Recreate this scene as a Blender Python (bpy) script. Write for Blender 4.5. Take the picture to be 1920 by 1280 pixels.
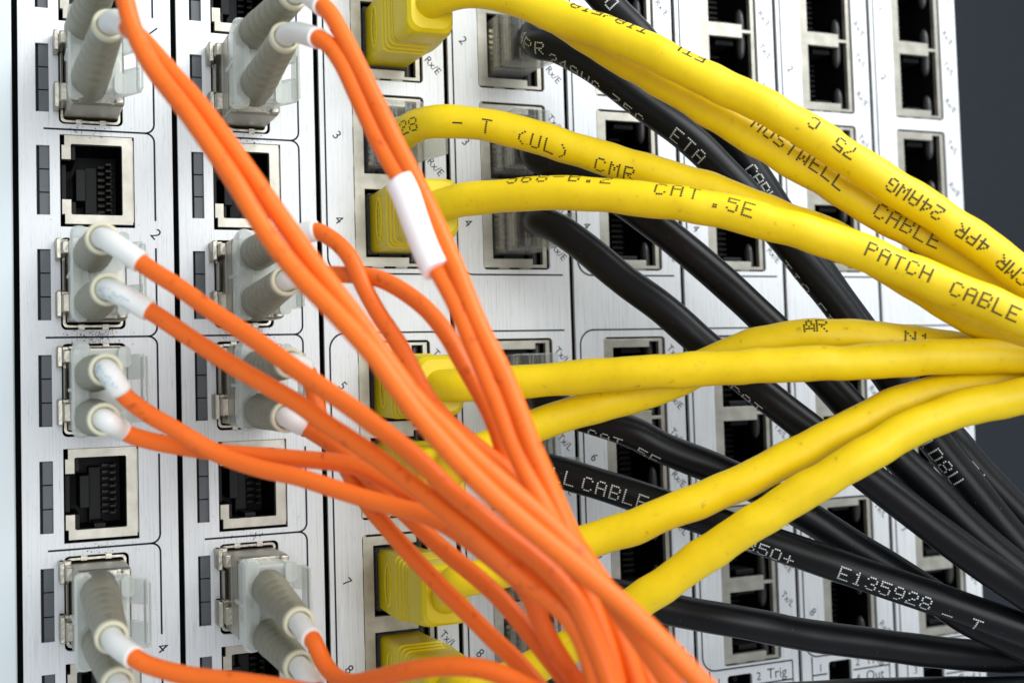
import bpy, bmesh, math, random
import numpy as np
from mathutils import Vector, Matrix

for o in list(bpy.data.objects):
    bpy.data.objects.remove(o, do_unlink=True)
SC = bpy.context.scene
COL = SC.collection
R_ = math.radians
S = 0.1                      # panel units -> Blender units
F, CX, CY = 2300.0, 963.744, 595.988     # pinhole of the photograph (pixels at 1920 wide)

def rotv(w):
    w = np.array(w); t = np.linalg.norm(w); k = w / t
    K = np.array([[0, -k[2], k[1]], [k[2], 0, -k[0]], [-k[1], k[0], 0]])
    return np.eye(3) + math.sin(t) * K + (1 - math.cos(t)) * K @ K
RC = rotv([-0.05526542, -0.40538248, -0.01929541])
TC = np.array([-91.76627, -59.19578, 226.54713])
CC = -RC.T @ TC              # camera position, panel frame (x right, y down, z into the panel)

def W(x, y, h=0.0):          # panel frame -> world; h = height in front of the panel
    return Vector((x * S, -h * S, -y * S))
def P2W(p):
    return Vector((p[0] * S, p[2] * S, -p[1] * S))

# ------------------------------------------------------------------ camera
cam = bpy.data.cameras.new('camera'); co = bpy.data.objects.new('camera', cam); COL.objects.link(co)
cols = [RC[0], -RC[1], -RC[2]]
M = Matrix.Identity(4)
for j, c in enumerate(cols):
    v = Vector((c[0], c[2], -c[1]))
    for i in range(3): M[i][j] = v[i]
loc = P2W(CC)
for i in range(3): M[i][3] = loc[i]
co.matrix_world = M
cam.sensor_fit = 'HORIZONTAL'; cam.sensor_width = 36.0
cam.lens = F / 1920 * 36.0
cam.shift_x = -(CX - 960) / 1920
cam.shift_y = (CY - 640) / 1920
cam.clip_start = 0.5; cam.clip_end = 500
cam.dof.use_dof = True
cam.dof.focus_distance = 23.3
cam.dof.aperture_fstop = 0.185
cam.dof.aperture_blades = 7
SC.camera = co

# ------------------------------------------------------------------ light
w = bpy.data.worlds.new('World'); SC.world = w; w.use_nodes = True
bg = w.node_tree.nodes['Background']
bg.inputs[0].default_value = (0.86, 0.93, 1.0, 1); bg.inputs[1].default_value = 0.55

def area(name, pos, target, sx, sy, power, col):
    l = bpy.data.lights.new(name, 'AREA'); l.shape = 'RECTANGLE'; l.size = sx * S; l.size_y = sy * S
    l.energy = power; l.color = col
    o = bpy.data.objects.new(name, l); COL.objects.link(o)
    o.location = W(*pos); d = W(*target) - W(*pos)
    o.rotation_euler = d.to_track_quat('-Z', 'Y').to_euler()
    return o
area('softbox_key', (250, -200, 250), (140, 30, 0), 280, 200, 13500, (0.97, 0.99, 1.0))
area('softbox_front', (100, 10, 560), (110, 70, 0), 360, 280, 16000, (0.97, 0.99, 1.0))

vs = SC.view_settings
vs.view_transform = 'Standard'; vs.look = 'None'; vs.gamma = 1; vs.exposure = 0.13; vs.use_curve_mapping = False
SC.display_settings.display_device = 'sRGB'

# ------------------------------------------------------------------ materials
MATS = {}
def mat(name, col, rough=0.5, metal=0.0, spec=0.5, trans=0.0, ior=1.45, coat=0.0, sss=0.0):
    m = bpy.data.materials.new(name); m.use_nodes = True
    b = m.node_tree.nodes['Principled BSDF']
    b.inputs['Base Color'].default_value = (*col, 1)
    b.inputs['Roughness'].default_value = rough
    b.inputs['Metallic'].default_value = metal
    b.inputs['Specular IOR Level'].default_value = spec
    b.inputs['Transmission Weight'].default_value = trans
    b.inputs['IOR'].default_value = ior
    b.inputs['Coat Weight'].default_value = coat
    if sss:
        b.inputs['Subsurface Weight'].default_value = sss
        b.inputs['Subsurface Radius'].default_value = (0.15, 0.12, 0.06)
    MATS[name] = m
    return m
def nodes(m):
    return m.node_tree.nodes, m.node_tree.links, m.node_tree.nodes['Principled BSDF']
def tex(m, kind='ShaderNodeTexNoise', scale=(1, 1, 1), **kw):
    N, L, b = nodes(m)
    tc = N.new('ShaderNodeTexCoord'); mp = N.new('ShaderNodeMapping'); t = N.new(kind)
    mp.inputs['Scale'].default_value = scale
    L.new(tc.outputs['Object'], mp.inputs[0]); L.new(mp.outputs[0], t.inputs[0])
    for k, v in kw.items(): t.inputs[k].default_value = v
    return t
def ramp(m, src, stops):
    N, L, b = nodes(m)
    r = N.new('ShaderNodeValToRGB')
    r.color_ramp.elements[0].position, r.color_ramp.elements[0].color = stops[0][0], (*stops[0][1], 1)
    r.color_ramp.elements[1].position, r.color_ramp.elements[1].color = stops[-1][0], (*stops[-1][1], 1)
    for p, c in stops[1:-1]:
        e = r.color_ramp.elements.new(p); e.color = (*c, 1)
    L.new(src, r.inputs[0])
    return r
def mul(m, a, b_, fac=1.0, mode='MULTIPLY'):
    N, L, b = nodes(m)
    x = N.new('ShaderNodeMix'); x.data_type = 'RGBA'; x.blend_type = mode
    x.inputs[0].default_value = fac
    L.new(a, x.inputs[6]); L.new(b_, x.inputs[7])
    return x.outputs[2]
def bump(m, src, strength, dist):
    N, L, b = nodes(m)
    n = N.new('ShaderNodeBump'); n.inputs['Strength'].default_value = strength; n.inputs['Distance'].default_value = dist
    L.new(src, n.inputs['Height']); L.new(n.outputs[0], b.inputs['Normal'])

# brushed aluminium: fine vertical streaks
m = mat('brushed_aluminium', (0.8, 0.8, 0.8), 0.42, 0.30, 0.4)
N, L, b = nodes(m)
t1 = tex(m, scale=(26, 1, 0.55), Scale=1.0, Detail=6.0, Roughness=0.7)
t2 = tex(m, scale=(60, 1, 2.2), Scale=1.0, Detail=3.0, Roughness=0.6)
t3 = tex(m, scale=(0.25, 0.25, 0.2), Scale=1.0, Detail=3.0)
t4 = tex(m, scale=(9, 9, 7), Scale=1.0, Detail=4.0, Roughness=0.7)
r1 = ramp(m, t1.outputs['Fac'], [(0.28, (0.50, 0.51, 0.52)), (0.47, (0.70, 0.715, 0.725)), (0.75, (0.78, 0.795, 0.80))])
r2 = ramp(m, t2.outputs['Fac'], [(0.27, (0.62, 0.62, 0.62)), (0.4, (1, 1, 1)), (1.0, (1, 1, 1))])
r3 = ramp(m, t3.outputs['Fac'], [(0.3, (0.94, 0.945, 0.95)), (0.7, (1, 1, 1))])
r4 = ramp(m, t4.outputs['Fac'], [(0.27, (0.72, 0.71, 0.68)), (0.36, (1, 1, 1)), (1, (1, 1, 1))])
c = mul(m, r1.outputs[0], r2.outputs[0]); c = mul(m, c, r3.outputs[0]); c = mul(m, c, r4.outputs[0], 0.6)
L.new(c, b.inputs['Base Color'])
rr_ = ramp(m, t1.outputs['Fac'], [(0.3, (0.42, 0.42, 0.42)), (0.7, (0.58, 0.58, 0.58))])
L.new(rr_.outputs[0], b.inputs['Roughness'])
bump(m, t1.outputs['Fac'], 0.12, 0.02)
b.inputs['Anisotropic'].default_value = 0.4

m = mat('painted_rail', (0.62, 0.68, 0.70), 0.5, 0.25)
t = tex(m, scale=(30, 30, 30), Scale=1.0, Detail=3.0); bump(m, t.outputs['Fac'], 0.08, 0.02)
mat('chassis_black', (0.006, 0.006, 0.008), 0.7)
m = mat('wall_grey', (0.030, 0.034, 0.040), 0.75)
t = tex(m, scale=(3, 3, 3), Scale=1.0, Detail=6.0)
r = ramp(m, t.outputs['Fac'], [(0.3, (0.012, 0.0165, 0.023)), (0.7, (0.0155, 0.0205, 0.028))])
nodes(m)[1].new(r.outputs[0], nodes(m)[2].inputs['Base Color'])
m = mat('nickel', (0.60, 0.57, 0.50), 0.42, 0.7)
t = tex(m, scale=(3, 3, 3), Scale=1.0, Detail=4.0)
r = ramp(m, t.outputs['Fac'], [(0.3, (0.36, 0.345, 0.29)), (0.7, (0.50, 0.48, 0.42))])
nodes(m)[1].new(r.outputs[0], nodes(m)[2].inputs['Base Color'])
bump(m, t.outputs['Fac'], 0.12, 0.03)
m = mat('zinc', (0.42, 0.40, 0.34), 0.34, 0.9)
t = tex(m, scale=(12, 12, 12), Scale=1.0, Detail=4.0); bump(m, t.outputs['Fac'], 0.25, 0.03)
mat('cage_metal', (0.22, 0.21, 0.17), 0.4, 0.8)
m = mat('socket_black', (0.0035, 0.0036, 0.004), 0.5, spec=0.2)
mat('socket_grey', (0.008, 0.0085, 0.009), 0.5, spec=0.25)
mat('light_lens', (0.035, 0.035, 0.035), 0.3, 0.0, 0.5)
mat('led_dark', (0.085, 0.095, 0.105), 0.4)
mat('led_slot', (0.012, 0.012, 0.014), 0.6)
mat('gold', (0.014, 0.013, 0.012), 0.3, 1.0)
mat('blade_gold', (0.5, 0.42, 0.25), 0.25, 1.0)
mat('ink', (0.012, 0.016, 0.03), 0.6, 0.0, 0.3)
mat('print_black', (0.02, 0.02, 0.012), 0.55, 0.0, 0.3)
mat('print_white', (0.55, 0.58, 0.58), 0.6, 0.0, 0.3)
mat('print_blue', (0.42, 0.58, 0.72), 0.6, 0.0, 0.3)

def pvc(name, c0, c1, rough, dirt=None, sc=0.35):
    m = mat(name, c1, rough, 0, 0.45)
    N, L, b = nodes(m)
    t = tex(m, scale=(sc, sc, sc), Scale=1.0, Detail=4.0)
    r = ramp(m, t.outputs['Fac'], [(0.32, c0), (0.68, c1)])
    out = r.outputs[0]
    if dirt:
        t5 = tex(m, scale=(5, 5, 5), Scale=1.0, Detail=4.0, Roughness=0.65)
        r5 = ramp(m, t5.outputs['Fac'], dirt)
        out = mul(m, out, r5.outputs[0], 1.0, 'MULTIPLY' if dirt[0][1][0] < 1 else 'ADD')
    L.new(out, b.inputs['Base Color'])
    t6 = tex(m, scale=(14, 14, 14), Scale=1.0, Detail=2.0)
    bump(m, t6.outputs['Fac'], 0.05, 0.03)
    return m
pvc('yellow_pvc', (0.75, 0.538, 0.002), (0.82, 0.603, 0.003), 0.46, [(0.25, (0.6, 0.56, 0.48)), (0.35, (0.96, 0.95, 0.93)), (0.55, (1, 1, 1)), (1, (1, 1, 1))])
pvc('yellow_boot', (0.66, 0.51, 0.003), (0.74, 0.58, 0.005), 0.38, [(0.24, (0.5, 0.45, 0.4)), (0.32, (1, 1, 1)), (1, (1, 1, 1))])
pvc('orange_pvc', (0.80, 0.135, 0.008), (0.87, 0.165, 0.011), 0.45, [(0.28, (0.6, 0.5, 0.5)), (0.40, (1, 1, 1)), (1, (1, 1, 1))])
m = pvc('black_pvc', (0.0038, 0.0044, 0.0055), (0.006, 0.0066, 0.0078), 0.36)
nodes(m)[2].inputs['Specular IOR Level'].default_value = 0.24
N, L, b = nodes(m)
t = tex(m, 'ShaderNodeTexVoronoi', scale=(5, 5, 5), Scale=1.0)
r = ramp(m, t.outputs['Distance'], [(0.0, (0.25, 0.25, 0.25)), (0.055, (0.0, 0.0, 0.0)), (1, (0, 0, 0))])
src = b.inputs['Base Color'].links[0].from_socket
L.new(mul(m, src, r.outputs[0], 0.8, 'ADD'), b.inputs['Base Color'])
mat('boot_olive', (0.255, 0.245, 0.180), 0.45, 0, 0.4, sss=0.15)
mat('boot_rim', (0.66, 0.64, 0.47), 0.45, 0, 0.4)
mat('tube_white', (0.78, 0.80, 0.77), 0.5, 0, 0.4)
mat('marker_white', (0.93, 0.93, 0.94), 0.5, 0, 0.4)
def clear_plastic(name, tint, rough, f0, f1):
    """thin clear plastic: straight-through transmission with a glossy, slightly milky skin, stronger at grazing angles"""
    m = mat(name, tint, rough, 0, 0.7)
    N, L, b = nodes(m)
    out = [n for n in N if n.type == 'OUTPUT_MATERIAL'][0]
    tr = N.new('ShaderNodeBsdfTransparent'); tr.inputs[0].default_value = (0.95, 0.965, 0.96, 1)
    lw = N.new('ShaderNodeLayerWeight'); lw.inputs[0].default_value = 0.45
    mr = N.new('ShaderNodeMapRange'); mr.inputs[3].default_value = f0; mr.inputs[4].default_value = f1
    mx = N.new('ShaderNodeMixShader')
    L.new(lw.outputs['Facing'], mr.inputs[0]); L.new(mr.outputs[0], mx.inputs[0])
    L.new(tr.outputs[0], mx.inputs[1]); L.new(b.outputs[0], mx.inputs[2]); L.new(mx.outputs[0], out.inputs[0])
    return m
clear_plastic('clip_clear', (0.80, 0.84, 0.80), 0.16, 0.34, 0.85)
clear_plastic('latch_clear', (0.80, 0.82, 0.78), 0.08, 0.12, 0.75)
clear_plastic('plug_clear', (0.78, 0.80, 0.83), 0.035, 0.06, 0.5)

# ------------------------------------------------------------------ geometry helpers
class MB:
    def __init__(self): self.v = []; self.f = []; self.sm = []
    def add(self, vs, fs, smooth=False):
        o = len(self.v); self.v += [tuple(v) for v in vs]
        for f in fs: self.f.append(tuple(i + o for i in f)); self.sm.append(smooth)
    # box in panel coords, h from h0 (back) to h1 (front), chamfered front edges
    def box(self, x0, y0, x1, y1, h0, h1, c=0.0):
        if c <= 0:
            self.loft([(rect(x0, y0, x1, y1), h0), (rect(x0, y0, x1, y1), h1)])
        else:
            self.loft([(rr(x0, y0, x1, y1, c, 2), h0), (rr(x0, y0, x1, y1, c, 2), h1 - c),
                       (rr(x0 + c * .3, y0 + c * .3, x1 - c * .3, y1 - c * .3, c, 2), h1 - c * .3),
                       (rr(x0 + c, y0 + c, x1 - c, y1 - c, c, 2), h1)])
    def loft(self, rings, smooth=False, caps=(True, True)):
        n = len(rings[0][0]); vs = []; fs = []
        for ring in rings:
            pts, h = ring[0], ring[1]
            for p in pts: vs.append(W(p[0], p[1], h if len(p) < 3 else p[2]))
        for k in range(len(rings) - 1):
            for i in range(n):
                j = (i + 1) % n
                fs.append((k * n + i, (k + 1) * n + i, (k + 1) * n + j, k * n + j))
        o = len(self.v); self.add(vs, fs, smooth)
        if caps[0]: self.f.append(tuple(o + i for i in range(n))); self.sm.append(False)
        if caps[1]: self.f.append(tuple(o + (len(rings) - 1) * n + i for i in reversed(range(n)))); self.sm.append(False)
    # open box seen from the front: walls and back, facing inwards
    def well(self, poly, h_front, h_back):
        self.loft([(poly, h_front), (poly, h_back)], caps=(False, True))
    def build(self, name, material, parent=None, origin=Vector((0, 0, 0)), normals=True):
        me = bpy.data.meshes.new(name)
        me.from_pydata([tuple(Vector(v) - origin) for v in self.v], [], self.f)
        me.polygons.foreach_set('use_smooth', self.sm)
        me.update()
        if normals:
            bm = bmesh.new(); bm.from_mesh(me); bmesh.ops.recalc_face_normals(bm, faces=bm.faces); bm.to_mesh(me); bm.free()
        me.materials.append(MATS[material])
        return link(name, me, parent)
def link(name, me, parent=None):
    o = bpy.data.objects.new(name, me); COL.objects.link(o)
    if parent is not None: o.parent = parent
    return o
def empty(name, loc):
    o = bpy.data.objects.new(name, None); COL.objects.link(o); o.location = loc; o.empty_display_size = 0.3
    return o
def tag(o, label=None, cat=None, group=None, kind=None):
    if label: o['label'] = label
    if cat: o['category'] = cat
    if group: o['group'] = group
    if kind: o['kind'] = kind
    return o
def rect(x0, y0, x1, y1): return [(x0, y0), (x1, y0), (x1, y1), (x0, y1)]
def rr(x0, y0, x1, y1, r, n=4):
    out = []
    for cx, cy, a0 in ((x1 - r, y0 + r, -90), (x1 - r, y1 - r, 0), (x0 + r, y1 - r, 90), (x0 + r, y0 + r, 180)):
        for k in range(n + 1):
            a = R_(a0 + 90 * k / n); out.append((cx + r * math.cos(a), cy + r * math.sin(a)))
    return out
DG = bpy.context.evaluated_depsgraph_get
def flat(loops, h_front, depth, bevel=0.0):
    """filled outline with holes -> verts / faces (world), front face at h_front"""
    cu = bpy.data.curves.new('tmp', 'CURVE'); cu.dimensions = '2D'; cu.fill_mode = 'BOTH'
    cu.extrude = depth * S / 2; cu.bevel_depth = bevel * S; cu.bevel_resolution = 1
    for lp in loops:
        sp = cu.splines.new('POLY'); sp.points.add(len(lp) - 1); sp.use_cyclic_u = True
        for p, q in zip(sp.points, lp): p.co = (q[0] * S, -q[1] * S, 0, 1)
    o = bpy.data.objects.new('tmp', cu); COL.objects.link(o)
    me = bpy.data.meshes.new_from_object(o.evaluated_get(DG()))
    bpy.data.objects.remove(o, do_unlink=True); bpy.data.curves.remove(cu)
    hc = h_front * S - depth * S / 2 - bevel * S
    vs = [(v.co.x, -(v.co.z + hc), v.co.y) for v in me.vertices]
    fs = [tuple(p.vertices) for p in me.polygons]
    bpy.data.meshes.remove(me)
    return vs, fs
TXT = {}
def glyphs(s, size, thin=0.0):
    key = (s, size)
    if key not in TXT:
        cu = bpy.data.curves.new('tmp', 'FONT'); cu.body = s; cu.size = size; cu.align_x = 'CENTER'; cu.align_y = 'CENTER'
        cu.offset = thin * size; cu.resolution_u = 3
        o = bpy.data.objects.new('tmp', cu); COL.objects.link(o)
        me = bpy.data.meshes.new_from_object(o.evaluated_get(DG()))
        bpy.data.objects.remove(o, do_unlink=True)
        TXT[key] = ([(v.co.x, -v.co.y) for v in me.vertices], [tuple(p.vertices) for p in me.polygons])
        bpy.data.meshes.remove(me); bpy.data.curves.remove(cu)
    return TXT[key]
def write(mb, s, x, y, size, deg=0.0, h=0.03):
    v, f = glyphs(s, size); a = R_(deg); ca, sa = math.cos(a), math.sin(a)
    mb.add([W(x + p[0] * ca - p[1] * sa, y + p[0] * sa + p[1] * ca, h) for p in v], f)
def ribbon(mb, pts, wd, h=0.025):
    vs, fs = [], []
    for i, p in enumerate(pts):
        a = Vector(pts[max(i - 1, 0)]); b2 = Vector(pts[min(i + 1, len(pts) - 1)])
        d = (b2 - a).normalized(); n = Vector((-d.y, d.x)) * wd / 2
        vs += [W(p[0] + n.x, p[1] + n.y, h), W(p[0] - n.x, p[1] - n.y, h)]
        if i: k = 2 * i; fs.append((k - 2, k, k + 1, k - 1))
    mb.add(vs, fs)
def arc(cx, cy, r, a0, a1, n=8):
    return [(cx + r * math.cos(R_(a0 + (a1 - a0) * k / n)), cy + r * math.sin(R_(a0 + (a1 - a0) * k / n))) for k in range(n + 1)]

# pixel + camera depth -> panel frame point (x, y, h)
def at(px, py, d):
    q = RC.T @ (np.array([(px - CX) / F * d, (py - CY) / F * d, d]) - TC)
    return np.array([q[0], q[1], -q[2]])
def at_h(px, py, h):
    d = RC.T @ np.array([(px - CX) / F, (py - CY) / F, 1.0])
    s = (-h - CC[2]) / d[2]; q = CC + s * d
    return np.array([q[0], q[1], h])

# ------------------------------------------------------------------ the setting
mb = MB(); mb.box(-500, -400, 800, 600, -205, -200)
tag(mb.build('background_wall', 'wall_grey'), kind='structure')

# chassis: rail on the left, dark inside
ch = tag(empty('equipment_chassis', W(-30, 160, 0)), 'pale metal chassis edge along the left side, holding the cards', 'chassis')
og = Vector(ch.location)
mb = MB(); mb.box(-60, -70, -1.05, 230, -14, 0.4, 0.3); mb.build('side_rail', 'painted_rail', ch, og)
mb = MB(); mb.box(-40, -70, 223.4, 230, -60, -24); mb.build('card_cage', 'chassis_black', ch, og)

# ------------------------------------------------------------------ line cards
GAP = 0.52
TOP, BOT = -62, 205
PAIR_T = [-25.4, 13.6, 64.4, 103.4]
PORT_Y = {1: -16.0, 2: 1.3, 3: 23.05, 4: 40.3, 5: 73.85, 6: 91.1, 7: 112.85, 8: 130.1}
H1 = (2.3, 16.6); H2 = (19.7, 33.8)
HX0, HX1, NX = 9.6, 21.3, 18.8
def hole_poly(T, y0, y1):
    return [(HX0, T + y0), (NX, T + y0), (NX, T + y0 - 1.25), (HX1, T + y0 - 1.25), (HX1, T + y1 + 1.25), (NX, T + y1 + 1.25), (NX, T + y1), (HX0, T + y1)]
DUP = {}
def jack_pair(card, x0, T):
    """double socket block, origin at (x0, T)"""
    if 'shield' not in DUP:
        mb = MB()
        tabs = rect(7.55, 0.55, 22.15, 35.6)
        v, f = flat([tabs, hole_poly(0, *H1), hole_poly(0, *H2)], -0.25, 1.2, 0.05)
        mb.add(v, f)
        mb.box(7.6, 0.2, 8.2, 1.6, -1.2, -0.3); mb.box(11, 35.5, 13.5, 35.9, -1.4, -0.5); mb.box(16, 35.5, 18.5, 35.9, -1.4, -0.5)
        for yy in (4.5, 12.5, 22, 30): mb.box(7.2, yy, 7.6, yy + 2.6, -1.4, -0.4)
        a = mb.build('jack_shield', 'nickel', None, normals=False)
        mb = MB()
        for y0, y1 in (H1, H2):
            mb.well(rect(HX0 - .05, y0 - 1.3, HX1 + .05, y1 + 1.3), -1.5, -16)
        b_ = mb.build('socket_liner', 'socket_black', None, normals=False)
        mb = MB()
        for y0, y1 in (H1, H2):
            mb.box(HX0 + .3, y0 + 3.2, HX0 + 2.6, y1 - 3.2, -16, -6, 0.2)
            mb.box(HX0 + 3.6, y0 + 0.1, HX0 + 8.6, y0 + 1.3, -16, -3.0, .2); mb.box(HX0 + 3.6, y1 - 1.3, HX0 + 8.6, y1 - .1, -16, -3.0, .2)
            for k in range(8):
                yy = y0 + 2.6 + k * (y1 - y0 - 5.2) / 7
                mb.box(HX0 + 5.4, yy - .22, HX1 - 3.4, yy + .22, -15, -9 )
        g = mb.build('socket_insert', 'socket_grey', None)
        mb = MB()
        for y0, y1, up in ((H1[0], H1[1], 1), ):
            x1 = HX1 - .15
            rings = []
            for t in np.linspace(0, 1, 9):
                yy = -1.15 + t * 5.6
                wd = 0.95 * math.sqrt(max(0.02, 1 - (t * 0.98) ** 4)); 
                rings.append((yy, wd))
            vs = []
            n = 10
            for yy, wd in rings:
                for k in range(n):
                    a2 = 2 * math.pi * k / n
                    vs.append(W(20.0 + wd * math.cos(a2), yy, -2.9 + 1.5 * wd * math.sin(a2)))
            fs = []
            for q in range(len(rings) - 1):
                for k in range(n):
                    j = (k + 1) % n; fs.append((q * n + k, q * n + j, (q + 1) * n + j, (q + 1) * n + k))
            fs.append(tuple(range(n))); fs.append(tuple((len(rings) - 1) * n + k for k in range(n)))
            mb.add(vs, fs, True)
        l_ = mb.build('indicator_lens', 'light_lens', None)
        for o in (a, b_, g, l_):
            DUP[o.name.split('.')[0]] = o.data; bpy.data.objects.remove(o, do_unlink=True)
        DUP['shield'] = 1
    sh = link('jack_shield', DUP['jack_shield'], card)
    sh.location = W(x0, T) - card.location
    link('socket_liner', DUP['socket_liner'], sh); link('socket_insert', DUP['socket_insert'], sh)
    for (y, sgn) in ((H1[0], 1), (H1[1], -1), (H2[0], 1), (H2[1], -1)):
        le = link('indicator_lens', DUP['indicator_lens'], sh); le.location = W(0, y); le.scale = (1, 1, sgn)
    return sh

def single_jack(card, x0, T):
    """single socket with latch slot on the left; origin at (x0, T), cut-out 13.3 x 17.3"""
    if 'single' not in DUP:
        mb = MB()
        outer = [(7.95, 0.15), (20.0, 0.15), (20.0, 16.6), (7.95, 16.6), (7.95, 14.9), (7.5, 14.9), (7.5, 12.3), (9.0, 12.3), (9.0, 14.6)]
        hole = arc(9.3, 14.7, .3, 180, 90, 2) + arc(17.9, 14.7, .3, 90, 0, 2) + arc(17.9, 2.0, .3, 0, -90, 2) + arc(9.3, 2.0, .3, -90, -180, 2)
        loop = [(7.95, 0.15), (20.0, 0.15), (20.0, 16.7), (7.95, 16.7), (7.95, 14.9), (7.45, 14.9), (7.45, 12.2), (9.0, 12.2)] + hole + [(9.0, 4.6), (7.45, 4.6), (7.45, 2.0), (7.95, 2.0)]
        v, f = flat([loop], -0.2, 1.3, 0.05); mb.add(v, f)
        mb.box(20.05, 0.6, 20.25, 16.2, -1.3, -0.6)
        a = mb.build('jack_shield', 'nickel', None, normals=False)
        mb = MB(); mb.well(rect(7.45, 1.6, 18.3, 15.1), -1.7, -15); b_ = mb.build('socket_liner', 'socket_black', None, normals=False)
        mb = MB()
        mb.box(9.05, 1.7, 10.0, 4.4, -15, -2.4, .1); mb.box(9.05, 12.3, 10.0, 15.0, -15, -2.4, .1)
        mb.box(10.2, 5.4, 12.0, 11.6, -15, -6, .15); mb.box(7.5, 5.0, 8.4, 12.0, -15, -4, .1)
        mb.box(12.5, 14.2, 14.6, 15.0, -15, -2.6, .1); mb.box(12.2, 4.2, 14.4, 15.0, -15, -11, .1)
        g = mb.build('socket_insert', 'socket_grey', None)
        mb = MB()
        for k in range(8):
            yy = 4.0 + k * 1.27
            mb.box(14.7, yy - .24, 17.4, yy + .24, -14, -11.6 ); mb.box(15.9, yy - .2, 16.9, yy + .2, -12, -8.0)
        p = mb.build('contact_pins', 'socket_grey', None)
        p.data.materials.clear(); p.data.materials.append(MATS['gold'])
        for o in (a, b_, g, p):
            DUP['s_' + o.name.split('.')[0]] = o.data; bpy.data.objects.remove(o, do_unlink=True)
        DUP['single'] = 1
    sh = link('jack_shield', DUP['s_jack_shield'], card); sh.location = W(x0, T) - card.location
    for k in ('socket_liner', 'socket_insert', 'contact_pins'): link(k, DUP['s_' + k], sh)
    return sh

def sfp_cage(card, x0, cy):
    if 'cage' not in DUP:
        mb = MB(); mb.well(rr(7.0, -8.55, 18.4, 8.55, 1.0, 3), -0.9, -14)
        a = mb.build('cage_liner', 'socket_black', None, normals=False)
        mb = MB()
        outer = rr(7.35, -8.1, 18.0, 8.1, .8, 3); inner = rr(7.8, -7.7, 17.6, 7.7, .6, 3)
        v, f = flat([outer, inner], -0.7, 2.0, 0.04); mb.add(v, f)
        for s in (-1, 1):
            for xx in (10.0, 14.3):
                mb.box(xx, min(s * 8.5, s * 7.6), xx + 1.1, max(s * 8.5, s * 7.6), -2, -0.35)
        b_ = mb.build('cage_spring', 'zinc', None, normals=False)
        for o in (a, b_): DUP['c_' + o.name.split('.')[0]] = o.data; bpy.data.objects.remove(o, do_unlink=True)
        DUP['cage'] = 1
    l_ = link('cage_liner', DUP['c_cage_liner'], card); l_.location = W(x0, cy) - card.location
    link('cage_spring', DUP['c_cage_spring'], l_)

SFP_Y = [14.6, 53.0, 72.7, 111.6]
RJ_T = [-13.6, 25.1, 83.4, 122.4]
LED_Y = [(-11.5, 1.6), (8.2, 21.1), (27.3, 40.3), (46.6, 59.8), (66.1, 79.3), (85.5, 98.7), (104.9, 118.2), (123.9, 137.2)]
rng = random.Random(7)

def led_strip(card, x0, y0, y1):
    mb = MB(); mb.well(rect(x0 + 2.95, y0, x0 + 5.35, y1), -0.6, -2.0)
    st = mb.build('status_light', 'led_slot', card, card.location, normals=False)
    n = 3; d = (y1 - y0) / n
    mb = MB()
    for k in range(n): mb.box(x0 + 3.5, y0 + k * d + .1, x0 + 5.33, y0 + (k + 1) * d - .06, -2, -0.75, .08)
    mb.build('status_lens', 'led_dark', st, card.location)

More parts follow.
